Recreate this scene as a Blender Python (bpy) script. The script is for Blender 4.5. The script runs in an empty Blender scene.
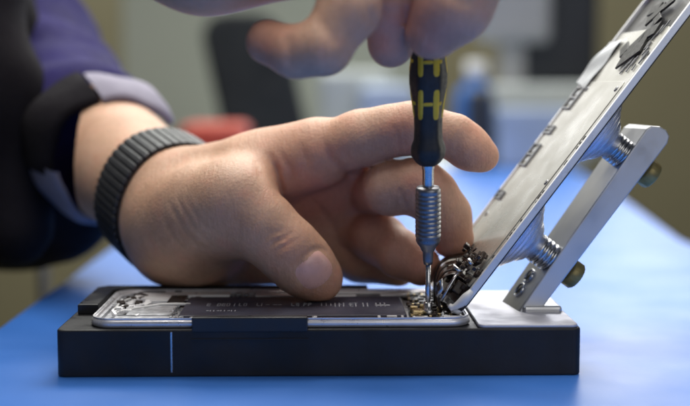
import bpy, bmesh, math, random
import numpy as np
from mathutils import Vector, Matrix, noise as mnoise
from math import sin, cos, pi, radians, sqrt, exp, atan

random.seed(7); np.random.seed(7)
MM = 0.001
COL = bpy.context.scene.collection

# ------------------------------------------------------------------ camera
FPX = 1237.0
CAMP = Vector((0.0, -467.0, 108.5))
al, be = atan(112/FPX), atan(23/FPX)
cf = Vector((sin(be)*cos(al), cos(be)*cos(al), -sin(al)))
cr = Vector((cos(be), -sin(be), 0))
cu = cr.cross(cf)
def at(px, py, Y):
    """a point of the photograph at depth Y (mm)"""
    d = cf + cr*((px-345)/FPX) + cu*((203-py)/FPX)
    return CAMP + d*((Y-CAMP.y)/d.y)
def atz(px, py, Z):
    d = cf + cr*((px-345)/FPX) + cu*((203-py)/FPX)
    return CAMP + d*((Z-CAMP.z)/d.z)
cam = bpy.data.cameras.new('camera'); camo = bpy.data.objects.new('camera', cam); COL.objects.link(camo)
R3 = Matrix((cr, cu, -cf)).transposed()
camo.matrix_world = Matrix.Translation(CAMP*MM) @ R3.to_4x4()
cam.sensor_width = 36; cam.lens = FPX/690*36
cam.clip_start = 0.02; cam.clip_end = 50
cam.dof.use_dof = True; cam.dof.focus_distance = 0.488; cam.dof.aperture_fstop = 5.2
bpy.context.scene.camera = camo

# ------------------------------------------------------------------ materials
def nm(name):
    m = bpy.data.materials.new(name); m.use_nodes = True
    nt = m.node_tree; b = nt.nodes['Principled BSDF']
    return m, nt, b
def mat(name, col, rough=.5, metal=0., var=.12, scale=60., bump=0., bscale=300., rvar=.1, spec=.5, coat=0., aniso=None):
    m, nt, b = nm(name)
    N = nt.nodes.new; L = nt.links.new
    tc = N('ShaderNodeTexCoord')
    mp = N('ShaderNodeMapping'); L(tc.outputs['Object'], mp.inputs[0])
    if aniso: mp.inputs['Scale'].default_value = aniso
    n = N('ShaderNodeTexNoise'); n.inputs['Scale'].default_value = scale; n.inputs['Detail'].default_value = 6
    L(mp.outputs[0], n.inputs['Vector'])
    r = N('ShaderNodeMapRange'); r.inputs[1].default_value = .3; r.inputs[2].default_value = .7
    r.inputs[3].default_value = 1-var; r.inputs[4].default_value = 1+var
    L(n.outputs['Fac'], r.inputs[0])
    mx = N('ShaderNodeVectorMath'); mx.operation = 'SCALE'; mx.inputs[0].default_value = col
    L(r.outputs[0], mx.inputs['Scale']); L(mx.outputs[0], b.inputs['Base Color'])
    r2 = N('ShaderNodeMapRange'); r2.inputs[1].default_value = .3; r2.inputs[2].default_value = .7
    r2.inputs[3].default_value = max(0, rough-rvar); r2.inputs[4].default_value = min(1, rough+rvar)
    n2 = N('ShaderNodeTexNoise'); n2.inputs['Scale'].default_value = scale*2.3; n2.inputs['Detail'].default_value = 4
    L(mp.outputs[0], n2.inputs['Vector']); L(n2.outputs['Fac'], r2.inputs[0]); L(r2.outputs[0], b.inputs['Roughness'])
    b.inputs['Metallic'].default_value = metal
    b.inputs['Specular IOR Level'].default_value = spec
    b.inputs['Coat Weight'].default_value = coat
    if bump:
        n3 = N('ShaderNodeTexNoise'); n3.inputs['Scale'].default_value = bscale; n3.inputs['Detail'].default_value = 8
        L(mp.outputs[0], n3.inputs['Vector'])
        bp = N('ShaderNodeBump'); bp.inputs['Strength'].default_value = 1; bp.inputs['Distance'].default_value = bump*MM
        L(n3.outputs['Fac'], bp.inputs['Height']); L(bp.outputs[0], b.inputs['Normal'])
    return m

def skin_mat():
    m, nt, b = nm('skin'); N = nt.nodes.new; L = nt.links.new
    tc = N('ShaderNodeTexCoord')
    a = N('ShaderNodeAttribute'); a.attribute_name = 'flush'
    n = N('ShaderNodeTexNoise'); n.inputs['Scale'].default_value = 55; n.inputs['Detail'].default_value = 8; n.inputs['Roughness'].default_value = .6
    L(tc.outputs['Object'], n.inputs['Vector'])
    cr_ = N('ShaderNodeValToRGB')
    e = cr_.color_ramp.elements
    e[0].position = .3; e[0].color = (.47, .275, .18, 1)
    e[1].position = .7; e[1].color = (.62, .405, .285, 1)
    L(n.outputs['Fac'], cr_.inputs[0])
    mx = N('ShaderNodeMix'); mx.data_type = 'RGBA'
    mx.inputs['B'].default_value = (.57, .25, .17, 1)
    n5 = N('ShaderNodeTexNoise'); n5.inputs['Scale'].default_value = 110; n5.inputs['Detail'].default_value = 3; L(tc.outputs['Object'], n5.inputs['Vector'])
    m5 = N('ShaderNodeMapRange'); m5.inputs[1].default_value = .5; m5.inputs[2].default_value = .75; m5.inputs[4].default_value = .45; L(n5.outputs['Fac'], m5.inputs[0])
    ad = N('ShaderNodeMath'); ad.use_clamp = True; L(m5.outputs[0], ad.inputs[0]); L(a.outputs['Fac'], ad.inputs[1])
    L(cr_.outputs[0], mx.inputs['A']); L(ad.outputs[0], mx.inputs['Factor'])
    # fine mottling
    n4 = N('ShaderNodeTexNoise'); n4.inputs['Scale'].default_value = 420; n4.inputs['Detail'].default_value = 5
    L(tc.outputs['Object'], n4.inputs['Vector'])
    mr = N('ShaderNodeMapRange'); mr.inputs[1].default_value = .3; mr.inputs[2].default_value = .7; mr.inputs[3].default_value = .94; mr.inputs[4].default_value = 1.05
    L(n4.outputs['Fac'], mr.inputs[0])
    vm = N('ShaderNodeVectorMath'); vm.operation = 'SCALE'; L(mx.outputs['Result'], vm.inputs[0]); L(mr.outputs[0], vm.inputs['Scale'])
    L(vm.outputs[0], b.inputs['Base Color'])
    b.inputs['Roughness'].default_value = .56
    b.inputs['Subsurface Weight'].default_value = .25
    b.inputs['Subsurface Radius'].default_value = (1, .35, .18)
    b.inputs['Subsurface Scale'].default_value = .0035
    # creased, pored surface
    v = N('ShaderNodeTexVoronoi'); v.inputs['Scale'].default_value = 900
    L(tc.outputs['Object'], v.inputs['Vector'])
    mp = N('ShaderNodeMapping'); mp.inputs['Rotation'].default_value = (0, radians(35), 0); mp.inputs['Scale'].default_value = (3.2, 1, .8)
    L(tc.outputs['Object'], mp.inputs[0])
    w = N('ShaderNodeTexNoise'); w.inputs['Scale'].default_value = 140; w.inputs['Detail'].default_value = 7; w.inputs['Distortion'].default_value = .8
    L(mp.outputs[0], w.inputs['Vector'])
    b1 = N('ShaderNodeBump'); b1.inputs['Distance'].default_value = .00012; L(v.outputs['Distance'], b1.inputs['Height'])
    b2 = N('ShaderNodeBump'); b2.inputs['Distance'].default_value = .0004; L(w.outputs['Fac'], b2.inputs['Height'])
    b1.inputs['Strength'].default_value = .8; b2.inputs['Strength'].default_value = .8
    L(b2.outputs[0], b1.inputs['Normal']); L(b1.outputs[0], b.inputs['Normal'])
    return m

M = {}
M['skin'] = skin_mat()
M['watch'] = mat('watch_links', (.040, .042, .047), .45, .4, .15, 300)
M['nail'] = mat('nail', (.72, .42, .36), .30, var=.06, scale=200, rvar=.05)
M['nail_edge'] = mat('nail_edge', (.75, .66, .56), .4, var=.05)
M['black'] = mat('black_anodised', (.013, .013, .016), .46, 0, .4, 40, .05, 700, spec=.36, rvar=.14)
M['blacktop'] = mat('black_plastic', (.016, .016, .019), .35, 0, .2, 60, .02, 900)
M['alu'] = mat('aluminium', (.66, .67, .69), .38, .75, .05, 30, .004, 900)
M['plate'] = mat('satin_plate', (.60, .60, .66), .42, .55, .06, 40, .02, 700)
M['steel'] = mat('steel', (.55, .56, .58), .25, 1, .1, 200, .02, 900)
M['darksteel'] = mat('dark_steel', (.24, .245, .265), .36, .9, .12, 300, .02, 900)
M['brass'] = mat('brass', (.30, .24, .09), .45, .45, .15, 200)
M['gold'] = mat('gold_contacts', (.75, .6, .33), .3, 1, .1, 300)
M['frame'] = mat('phone_frame', (.80, .80, .84), .34, .65, .05, 100)
M['inner'] = mat('phone_inside', (.46, .47, .50), .45, .35, .35, 260, .05, 600)
M['battery'] = mat('battery_wrap', (.055, .056, .085), .40, 0, .2, 60, .12, 160)
M['mark'] = mat('white_print', (.42, .43, .48), .5, 0, .1)
M['white'] = mat('white_plastic', (.78, .79, .80), .4, 0, .05)
M['shield'] = mat('bright_shield', (.88, .88, .90), .38, .25, .05, 200, .05, 500)
M['pcb'] = mat('circuit_board', (.014, .02, .018), .4, 0, .4, 500)
M['flex'] = mat('flex_ribbon', (.030, .017, .011), .35, 0, .4, 300, .1, 300)
M['yellow'] = mat('yellow_rubber', (.62, .43, .02), .5, 0, .08, 300)
M['rubber'] = mat('black_rubber', (.014, .014, .014), .55, 0, .2, 300, .04, 1500)
M['panelface'] = mat('display_back_plate', (.50, .50, .465), .30, .55, .10, 28, .03, 300)
M['panelrim'] = mat('display_rim', (.75, .77, .80), .3, .2, .05)
M['film'] = mat('protective_film', (.36, .39, .42), .3, 0, .1, 60)
M['indigo'] = mat('indigo_fabric', (.023, .019, .095), .85, 0, .22, 40, .5, 500, spec=.2)
M['darkcloth'] = mat('black_fabric', (.010, .009, .012), .9, 0, .3, 30, .5, 400, spec=.15)
M['lav'] = mat('lavender_cotton', (.27, .26, .33), .85, 0, .08, 60, .25, 900, spec=.2)
M['mat'] = mat('blue_mat', (.048, .190, .64), .38, 0, .07, 9, .05, 700, rvar=.05)
M['wall'] = mat('wall_paint', (.21, .185, .115), .9, 0, .08, 1.5)
M['palewall'] = mat('pale_panel', (.46, .48, .42), .9, 0, .06, 2)
M['floor'] = mat('floor_vinyl', (.26, .25, .17), .7, 0, .15, 4)
M['chair'] = mat('charcoal_mesh', (.013, .016, .017), .8, 0, .2, 20)
M['red'] = mat('red_plastic', (.50, .055, .025), .5, 0, .1, 20)
M['pale'] = mat('pale_plastic', (.50, .54, .53), .5, 0, .1, 15)
M['palebl'] = mat('pale_blue_plastic', (.42, .50, .62), .5, 0, .15, 15)
M['blue'] = mat('blue_plastic', (.05, .17, .50), .4, 0, .12, 15)
M['moni'] = mat('monitor_grey', (.40, .41, .42), .5, 0, .05, 10)
M['dark'] = mat('dark_screen', (.030, .034, .045), .45, 0, .15, 10)
m, nt, b = nm('cup_vinyl'); M['cup'] = m
b.inputs['Base Color'].default_value = (.50, .60, .88, 1); b.inputs['Roughness'].default_value = .10
b.inputs['Transmission Weight'].default_value = .85; b.inputs['IOR'].default_value = 1.42
_n = nt.nodes.new('ShaderNodeTexNoise'); _n.inputs['Scale'].default_value = 220
_b = nt.nodes.new('ShaderNodeBump'); _b.inputs['Distance'].default_value = .00015
nt.links.new(_n.outputs['Fac'], _b.inputs['Height']); nt.links.new(_b.outputs[0], b.inputs['Normal'])

# ------------------------------------------------------------------ object helpers
def mesh_obj(name, verts, faces, material, parent=None, smooth=True, loc=None):
    me = bpy.data.meshes.new(name)
    root = parent
    while root is not None and root.parent is not None: root = root.parent
    o0 = Vector(loc) if loc is not None else (Vector(root['_o']) if root is not None and '_o' in root else Vector((0, 0, 0)))
    if isinstance(verts, np.ndarray):
        v = (verts-np.array(o0))*MM
        me.from_pydata(v.tolist(), [], faces.tolist() if isinstance(faces, np.ndarray) else faces)
    else:
        me.from_pydata([tuple((Vector(p)-o0)*MM) for p in verts], [], faces)
    me.materials.append(M[material])
    me.validate(); me.update()
    if smooth: me.polygons.foreach_set('use_smooth', [True]*len(me.polygons))
    o = bpy.data.objects.new(name, me); COL.objects.link(o)
    if parent is not None: o.parent = parent
    elif loc is not None: o.location = o0*MM
    return o
ORIG = {}
class MB:
    """collects shapes into one mesh"""
    def __init__(s): s.v = []; s.f = []; s.sm = []
    def add(s, vs, fs, smooth=False):
        n = len(s.v); s.v += [Vector(p) for p in vs]; s.f += [[i+n for i in f] for f in fs]; s.sm += [smooth]*len(fs); return s
    def box(s, c, d, bev=0., rot=None, seg=2):
        bm = bmesh.new(); bmesh.ops.create_cube(bm, size=1)
        for v in bm.verts: v.co = Vector((v.co.x*d[0], v.co.y*d[1], v.co.z*d[2]))
        if bev: bmesh.ops.bevel(bm, geom=list(bm.edges), offset=min(bev, min(d)*.45), segments=seg, affect='EDGES', profile=.5)
        R = rot if rot is not None else Matrix.Identity(3)
        bm.verts.index_update()
        s.add([R @ v.co + Vector(c) for v in bm.verts], [[v.index for v in f.verts] for f in bm.faces]); bm.free(); return s
    def prism(s, pts, z0, z1, bev=0, fr=None):
        """pts: outline in local xy, extruded along local z; fr = (origin, ex, ey, ez)"""
        bm = bmesh.new()
        vs = [bm.verts.new((p[0], p[1], z0)) for p in pts]; f = bm.faces.new(vs)
        r = bmesh.ops.extrude_face_region(bm, geom=[f])
        for v in [g for g in r['geom'] if isinstance(g, bmesh.types.BMVert)]: v.co.z = z1
        bmesh.ops.recalc_face_normals(bm, faces=bm.faces)
        if bev:
            ed = [e for e in bm.edges if abs(e.verts[0].co.z-e.verts[1].co.z) < 1e-6]
            bmesh.ops.bevel(bm, geom=ed, offset=bev, segments=2, affect='EDGES', profile=.5)
        bm.verts.index_update()
        if fr: o, ex, ey, ez = fr; T = lambda c: o+ex*c.x+ey*c.y+ez*c.z
        else: T = lambda c: c.copy()
        s.add([T(v.co) for v in bm.verts], [[v.index for v in f.verts] for f in bm.faces]); bm.free(); return s
    def ring(s, outer, inner, z0, z1, fr=None):
        n = len(outer); vs = [(p[0], p[1], z) for z in (z0, z1) for p in outer]+[(p[0], p[1], z) for z in (z0, z1) for p in inner]
        fs = []
        for i in range(n):
            j = (i+1) % n
            fs += [[i, j, n+j, n+i], [2*n+j, 2*n+i, 3*n+i, 3*n+j], [n+i, n+j, 3*n+j, 3*n+i], [j, i, 2*n+i, 2*n+j]]
        vs = [Vector(v) for v in vs]
        if fr: o, ex, ey, ez = fr; vs = [o+ex*c.x+ey*c.y+ez*c.z for c in vs]
        return s.add(vs, fs)
    def lathe(s, prof, base, axis, seg=48, mod=None, a0=0, a1=2*pi, ref=None):
        ax = Vector(axis).normalized(); r0 = Vector(ref) if ref else (Vector((1, 0, 0)) if abs(ax.x) < .8 else Vector((0, 1, 0)))
        e1 = (r0-ax*r0.dot(ax)).normalized(); e2 = ax.cross(e1); base = Vector(base)
        full = abs(a1-a0-2*pi) < 1e-6; n = seg if full else seg+1
        vs = []
        for r, t in prof:
            for i in range(n):
                a = a0+(a1-a0)*i/seg; rr = r*(mod(a, t) if mod else 1)
                vs.append(base+ax*t+(e1*cos(a)+e2*sin(a))*rr)
        fs = []
        for k in range(len(prof)-1):
            for i in range(seg):
                j = (i+1) % n if full else i+1
                fs.append([k*n+i, k*n+j, (k+1)*n+j, (k+1)*n+i])
        return s.add(vs, fs, True)
    def tube(s, pts, r, seg=10, flat=1.0, caps=True):
        pts = [Vector(p) for p in pts]; vs = []; fs = []; up = Vector((0.12, 1, .07)).normalized()
        for i, p in enumerate(pts):
            d = (pts[min(i+1, len(pts)-1)]-pts[max(i-1, 0)]).normalized()
            e1 = (up-d*up.dot(d)).normalized(); e2 = d.cross(e1)
            rr = r[i] if isinstance(r, (list, tuple)) else r
            for k in range(seg):
                a = 2*pi*k/seg; vs.append(p+e1*cos(a)*rr+e2*sin(a)*rr*flat)
        for i in range(len(pts)-1):
            for k in range(seg):
                j = (k+1) % seg; fs.append([i*seg+k, i*seg+j, (i+1)*seg+j, (i+1)*seg+k])
        if caps: fs += [list(range(seg))[::-1], [(len(pts)-1)*seg+k for k in range(seg)]]
        return s.add(vs, fs, True)
    def build(s, name, material, parent=None, loc=None):
        o = mesh_obj(name, s.v, s.f, material, parent, smooth=False, loc=loc)
        if len(o.data.polygons) == len(s.sm): o.data.polygons.foreach_set('use_smooth', s.sm)
        return o
def tag(o, label=None, cat=None, group=None, kind=None):
    if label: o['label'] = label
    if cat: o['category'] = cat
    if group: o['group'] = group
    if kind: o['kind'] = kind
    return o
def thing(name, label, cat, loc, group=None):
    o = bpy.data.objects.new(name, None); COL.objects.link(o); o.empty_display_size = .01
    o.location = Vector(loc)*MM; o['_o'] = tuple(loc)
    return tag(o, label, cat, group)
def rrect(x0, x1, y0, y1, r, n=8):
    p = []
    for cx, cy, a in ((x1-r, y0+r, -90), (x1-r, y1-r, 0), (x0+r, y1-r, 90), (x0+r, y0+r, 180)):
        for i in range(n+1):
            t = radians(a+90*i/n); p.append((cx+r*cos(t), cy+r*sin(t)))
    return p

# ------------------------------------------------------------------ implicit surfaces (for the body and clothes)
class Field:
    def __init__(s, lo, hi, h):
        s.lo = np.array(lo, float); s.h = h; s.n = np.ceil((np.array(hi)-s.lo)/h).astype(int)+1
        s.ax = [(s.lo[i]+h*np.arange(s.n[i])).astype(np.float32) for i in range(3)]
        s.D = np.full(s.n, 30., np.float32)
    def new(s): return np.full(s.n, 30., np.float32)
    def win(s, lo, hi):
        i0 = np.maximum(0, np.floor((np.array(lo)-s.lo)/s.h).astype(int)); i1 = np.minimum(s.n, np.ceil((np.array(hi)-s.lo)/s.h).astype(int)+1)
        if (i1 <= i0).any(): return None
        sl = tuple(slice(a, b) for a, b in zip(i0, i1))
        return sl, np.meshgrid(*[s.ax[i][sl[i]] for i in range(3)], indexing='ij', sparse=True)
    def cone(s, D, a, b, ra, rb, k=3., sq=None):
        a = np.array(a, float); b = np.array(b, float); m = max(ra, rb)+k+6
        w = s.win(np.minimum(a, b)-m, np.maximum(a, b)+m)
        if w is None: return
        sl, (X, Y, Z) = w
        ba = b-a; l2 = float(ba@ba)
        t = np.clip(((X-a[0])*ba[0]+(Y-a[1])*ba[1]+(Z-a[2])*ba[2])/l2, 0, 1)
        d = np.sqrt((X-a[0]-t*ba[0])**2+(Y-a[1]-t*ba[1])**2+(Z-a[2]-t*ba[2])**2)-(ra+(rb-ra)*t)
        D[sl] = smin(D[sl], d.astype(np.float32), k)
    def ell(s, D, c, r, k=5., R=None):
        m = max(r)+k+6; c = np.array(c, float); w = s.win(c-m, c+m)
        if w is None: return
        sl, (X, Y, Z) = w
        P = [X-c[0], Y-c[1], Z-c[2]]
        if R is not None: P = [R[i][0]*P[0]+R[i][1]*P[1]+R[i][2]*P[2] for i in range(3)]
        q = np.sqrt(sum((P[i]/r[i])**2 for i in range(3)))
        q2 = np.sqrt(sum((P[i]/r[i]**2)**2 for i in range(3)))+1e-6
        D[sl] = smin(D[sl], (q*(q-1)/q2).astype(np.float32), k)
    def groove(s, D, pts, depth, w, ymax=None):
        pts = [np.array(p, float) for p in pts]
        npt = len(pts); wt = [max(.0, sin(pi*q/(npt-1)))**.6 if npt > 2 else .6 for q in range(npt)]
        for q, (a, b) in enumerate(zip(pts[:-1], pts[1:])):
            m = 3*w+1
            lo = np.minimum(a, b)-m; hi = np.maximum(a, b)+m; lo[1] -= 30; hi[1] += 30
            ww = s.win(lo, hi)
            if ww is None: continue
            sl, (X, Y, Z) = ww; ba = b-a; l2 = float(ba@ba)
            t = np.clip(((X-a[0])*ba[0]+(Z-a[2])*ba[2])/(ba[0]**2+ba[2]**2), 0, 1)
            d2 = (X-a[0]-t*ba[0])**2+(Z-a[2]-t*ba[2])**2
            dy = (Y-a[1]-t*ba[1])/22.
            s.G[sl] = np.maximum(s.G[sl], (1.2*(wt[q]+(wt[q+1]-wt[q])*t)*depth*np.exp(-d2/(1.1*w)**2)*np.exp(-dy**2)).astype(np.float32))
    def mesh(s, D, smooth=2):
        h = s.h; neg = D < 0
        c = [neg[dx:neg.shape[0]-1+dx, dy:neg.shape[1]-1+dy, dz:neg.shape[2]-1+dz] for dx in (0, 1) for dy in (0, 1) for dz in (0, 1)]
        tot = sum(x.astype(np.int8) for x in c)
        act = (tot > 0) & (tot < 8); idx = np.argwhere(act)
        ids = np.full(act.shape, -1, np.int64); ids[tuple(idx.T)] = np.arange(len(idx))
        corners = np.array([(x, y, z) for x in (0, 1) for y in (0, 1) for z in (0, 1)])
        vals = np.stack([D[tuple((idx+k).T)] for k in corners], 1)
        acc = np.zeros((len(idx), 3)); cnt = np.zeros(len(idx))
        for i in range(8):
            for j in range(i+1, 8):
                if abs(corners[i]-corners[j]).sum() != 1: continue
                a, b_ = vals[:, i], vals[:, j]; x = (a < 0) != (b_ < 0)
                t = np.where(x, a/(a-b_+1e-12), 0)
                p = corners[i]+t[:, None]*(corners[j]-corners[i])
                acc += np.where(x[:, None], p, 0); cnt += x
        V = s.lo+h*(idx+acc/cnt[:, None])
        F = []
        for axn in range(3):
            sh = [slice(0, n) for n in neg.shape]
            s0 = list(sh); s1 = list(sh); s0[axn] = slice(0, neg.shape[axn]-1); s1[axn] = slice(1, neg.shape[axn])
            A, B = neg[tuple(s0)], neg[tuple(s1)]; e = np.argwhere(A != B)
            u, v = [(1, 2), (2, 0), (0, 1)][axn]
            ok = (e[:, u] > 0) & (e[:, v] > 0) & (e[:, u] < neg.shape[u]-1) & (e[:, v] < neg.shape[v]-1); e = e[ok]
            du = np.zeros(3, int); du[u] = 1; dv = np.zeros(3, int); dv[v] = 1
            q = np.stack([ids[tuple((e-du-dv).T)], ids[tuple((e-dv).T)], ids[tuple(e.T)], ids[tuple((e-du).T)]], 1)
            fl = A[tuple(e.T)]; q[~fl] = q[~fl][:, ::-1]; F.append(q)
        F = np.concatenate(F)
        for _ in range(smooth):
            S = np.zeros_like(V); C = np.zeros(len(V))
            for a in range(4):
                for o in (1, 3):
                    np.add.at(S, F[:, a], V[F[:, (a+o) % 4]]); np.add.at(C, F[:, a], 1)
            V = V*.5+.5*S/np.maximum(C, 1)[:, None]
        return V, F
def smin(a, b, k):
    h = np.maximum(k-np.abs(a-b), 0)/k
    return np.minimum(a, b)-h*h*k*.25

# ================================================================== SETTING
def slab(name, pts, z0, z1, material):
    b_ = MB().prism(pts, z0, z1, 0); o = b_.build(name, material); tag(o, kind='structure'); return o
slab('floor', [(-4000, -1500), (4000, -1500), (4000, 5000), (-4000, 5000)], -740, -720, 'floor')
slab('table', [(-152, -600), (250, -600), (262, 430), (330, 1000), (345, 1250), (-120, 1250), (-146, 370)], -25, 0, 'mat')
slab('back_wall', [(-4000, 2900), (4000, 2900), (4000, 3000), (-4000, 3000)], -720, 2400, 'wall')

# ================================================================== FIXTURE
fx = thing('repair_fixture', 'black slab-shaped phone holder with an aluminium arm and two suction cups', 'holder', (0, 40, 0))
PX0, PX1, PY0, PY1, PZ = -89.5, 57.5, -.4, 71, 21.6
b_ = MB(); b_.prism(rrect(-101, 99, -3, 80, 3.2, 5), 0.0, 18.3, .7)
b_.build('base_block', 'black', fx)
b_ = MB()
L_ = [(-99, 30), (-90.7, 30), (-90.7, 66), (-89, 69.5), (-85, 72.2), (20, 72.2), (20, 79.4), (-95, 79.4), (-99, 75)]
b_.prism(L_, 18.3, 22.4, .4); b_.build('corner_stop', 'blacktop', fx)
b_ = MB(); b_.box((-27.5, -1.4, 20.2), (44, 4.4, 5.8), .5); b_.box((-27.5, -3.25, 14.6), (44.4, .7, .35), .1); b_.build('clamp_jaw', 'blacktop', fx)
b_ = MB(); b_.box((-57.3, -3.05, 9.6), (.65, .35, 15.6), .1); b_.build('index_line', 'steel', fx)
b_ = MB(); b_.prism(rrect(59.6, 98, -2.0, 78.5, 2.5, 5), 18.3, 19.6, .4); b_.build('mounting_plate', 'plate', fx)
b_ = MB(); b_.lathe([(0, 1.6), (1.3, 1.6), (1.6, 1.2), (1.6, 0)], (95, 42, 19.5), (0, 0, 1), 20); b_.build('screw', 'blacktop', fx)
# arm
th = radians(54.3); ea = Vector((cos(th), 0, sin(th))); en = Vector((-sin(th), 0, cos(th))); ey = Vector((0, 1, 0))
YA = radians(8); RA = Matrix.Rotation(YA, 3, 'Z'); ea = RA @ ea; en = RA @ en; eya = RA @ ey
A0 = Vector((83.0, 0, 19.2)); AY0, AY1, AT = 26.5, 51.5, 8.0   # inner-face line, width, thickness
LEN = 94
pts = [(-2.0, 0), (LEN-3, 0), (LEN-.6, -1.1), (LEN+1.2, -4), (LEN+1.6, -7.2), (LEN+.4, -9.8), (LEN-2.4, -10.8), (3.6, -7.2)]
thk = lambda q: 7.1+3.7*q/LEN
b_ = MB(); b_.prism(pts, AY0, AY1, .55, (A0, ea, en, eya))
b_.build('support_arm', 'alu', fx)
b_ = MB(); b_.box(A0+ea*4-en*(AT+3.4)+eya*39+Vector((0, 0, 1.5)), (16, 30, 9), 1.2); b_.build('arm_foot', 'alu', fx)
for s_ in (8.5, 15.5):
    c = A0+ea*s_+eya*40.5
    b_ = MB(); b_.lathe([(3.3, .0), (3.3, .7), (2.7, .9), (2.5, .1), (0, .1)], c, en, 28); o = b_.build('arm_screw', 'steel', fx)
    b2 = MB(); b2.lathe([(2.5, .1), (2.4, .6), (0, .6)], c, en, 6); b2.build('socket', 'blacktop', o)
thp = radians(52.6); pa = Vector((cos(thp), 0, sin(thp))); pn = Vector((-sin(thp), 0, cos(thp))); PB = Vector((51.8, 0, 23.2))
RY = Matrix.Rotation(radians(3.5), 3, 'Z'); pa = RY @ pa; pn = RY @ pn; eyp = RY @ ey
# cups
def cup(s_arm, R0):
    c = A0+ea*s_arm+eya*32
    ax = en
    dist = (c-PB).dot(-pn)+0.0
    ax = (en+pn).normalized(); g = dist/ax.dot(pn)*1.0-1.6     # reaches the back of the panel
    prof = [(0, g), (R0-.5, g+.2), (R0+.8, g-.5), (R0+.2, g-1.3), (R0-3.0, g-1.9), (R0-2.2, g-2.7), (R0-3.2, g-3.6), (R0-7.0, g-4.1), (R0-6.0, g-4.9), (R0-7.0, g-6.2), (R0-10.5, g-6.8), (R0-9.6, g-7.8), (R0-11, g-9.0), (R0-13.5, g-9.6), (R0-13, g-10.8), (8.4, g-12.4), (6.4, g-13.2), (6, g-15), (0, g-15)]
    b_ = MB(); b_.lathe(prof, c, ax, 56); o = b_.build('suction_cup', 'cup', fx)
    # pull tab on the lip
    t_ = MB(); t_.box(c+ax*(g-2.6)+ea*(R0+2.0)+ey*(-6), (5.5, 5, 1.6), .6, Matrix((ea, ey, en)).transposed()); t_.build('pull_tab', 'cup', o)
    rp = [(0, 0)]
    for i in range(4): rp += [(5.7, i*2.2+.1), (6.3, i*2.2+.5), (6.3, i*2.2+1.4), (5.4, i*2.2+1.8)]
    rp = [(r, t*max(.2, (g-14.4)/9.0)) for r, t in rp]+[(0, g-14.6)]
    n_ = MB(); n_.lathe(rp, c, ax, 40); n_.build('ridged_neck', 'steel', fx)
    k_ = MB(); k_.lathe([(0, .6), (3, .6), (3, -.8), (5.2, -.8), (5.7, -1.3), (5.7, -5.2), (5.2, -5.8), (3, -6), (0, -6)], c-en*thk(s_arm), en, 44, mod=lambda a, t: 1+.025*cos(18*a)); k_.build('thumb_nut', 'brass', fx)
cup(26, 23); cup(78, 23)

# ================================================================== PHONE
ph = thing('phone', 'opened phone lying in the black holder with its dark battery exposed', 'phone', (-16, 35, 18.3))
oo, ii = rrect(PX0, PX1, PY0, PY1, 9.5), rrect(PX0+2, PX1-2, PY0+1.7, PY1-1.7, 8)
i2 = rrect(PX0+3.4, PX1-3.4, PY0+2.9, PY1-2.9, 7)
b_ = MB()
lv = [(.5, 18.5), (0, 19.0), (0, 20.1), (.15, 20.7), (.5, 21.2), (1.0, 21.5), (1.6, 21.6), (2.1, 21.5), (2.2, 19.4)]
vs_ = []; fs_ = []
for d_, z_ in lv: vs_ += [(x, y, z_) for x, y in rrect(PX0+d_, PX1-d_, PY0+d_, PY1-d_, 9.5-d_)]
nn = len(vs_)//len(lv)
for k in range(len(lv)-1):
    for i in range(nn): fs_.append([k*nn+i, k*nn+(i+1) % nn, (k+1)*nn+(i+1) % nn, (k+1)*nn+i])
b_.add(vs_, fs_, True); b_.ring(rrect(PX0+.6, PX1-.6, PY0+.6, PY1-.6, 9), rrect(PX0+1.3, PX1-1.3, PY0+1.2, PY1-1.2, 8.3), PZ-.01, PZ+.45); b_.build('frame', 'frame', ph)
b_ = MB(); b_.prism(rrect(PX0+1.9, PX1-1.9, PY0+1.6, PY1-1.6, 8), 18.45, 19.3); b_.ring(rrect(PX0+2.02, PX1-2.02, PY0+1.72, PY1-1.72, 8), i2, 19.3, 20.6); b_.build('back_shell', 'inner', ph)
# battery
b_ = MB(); b_.prism(rrect(-56, 33, 8, 52, 1.6, 3), 19.3, 21.7, .5); bat = b_.build('battery', 'battery', ph)
b_ = MB()
rnd = random.Random(3)
def glyph(x, y, w, h, kind):
    z = 21.74; t = .42
    def bar(x0, x1, y0, y1): b_.box(((x0+x1)/2, (y0+y1)/2, z), (abs(x1-x0), abs(y1-y0), .06))
    if kind == 'I': bar(x, x+t, y, y+h)
    if kind == 'T': bar(x, x+w, y+h-t*1.6, y+h); bar(x+w/2-t/2, x+w/2+t/2, y, y+h)
    if kind == 'E':
        bar(x, x+t, y, y+h)
        for q in (0, .42, .84): bar(x, x+w, y+h*q, y+h*q+t*1.5)
    if kind == 'O': bar(x, x+t, y, y+h); bar(x+w-t, x+w, y, y+h); bar(x, x+w, y, y+t*1.5); bar(x, x+w, y+h-t*1.5, y+h)
    if kind == 'L': bar(x, x+t, y, y+h); bar(x, x+w, y, y+t*1.6)
    if kind == '-': bar(x, x+w, y+h*.4, y+h*.4+t*1.6)
    if kind == 'P': bar(x, x+t, y, y+h); bar(x, x+w, y+h-t*1.5, y+h); bar(x, x+w, y+h*.45, y+h*.45+t*1.5); bar(x+w-t, x+w, y+h*.45, y+h)
x = -47
for ch in 'E  OEO ILO   LI- --   LE PP   III -  -':
    if ch != ' ': glyph(x, 29, 1.5, 6.5, ch)
    x += 1.9 if ch != ' ' else 1.15
x = 5
for ch in 'III ET  II  III': 
    if ch != ' ': glyph(x, 27, 1.5, 8.5, ch)
    x += 1.75 if ch != ' ' else .9
for k in range(9): glyph(-46+k*1.4, 17, 1, 2.6, 'I' if k % 3 else 'O')
b_.box((22.5+2, 30, 21.74), (6, 2, .06)); b_.build('printed_marks', 'mark', bat)
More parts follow.
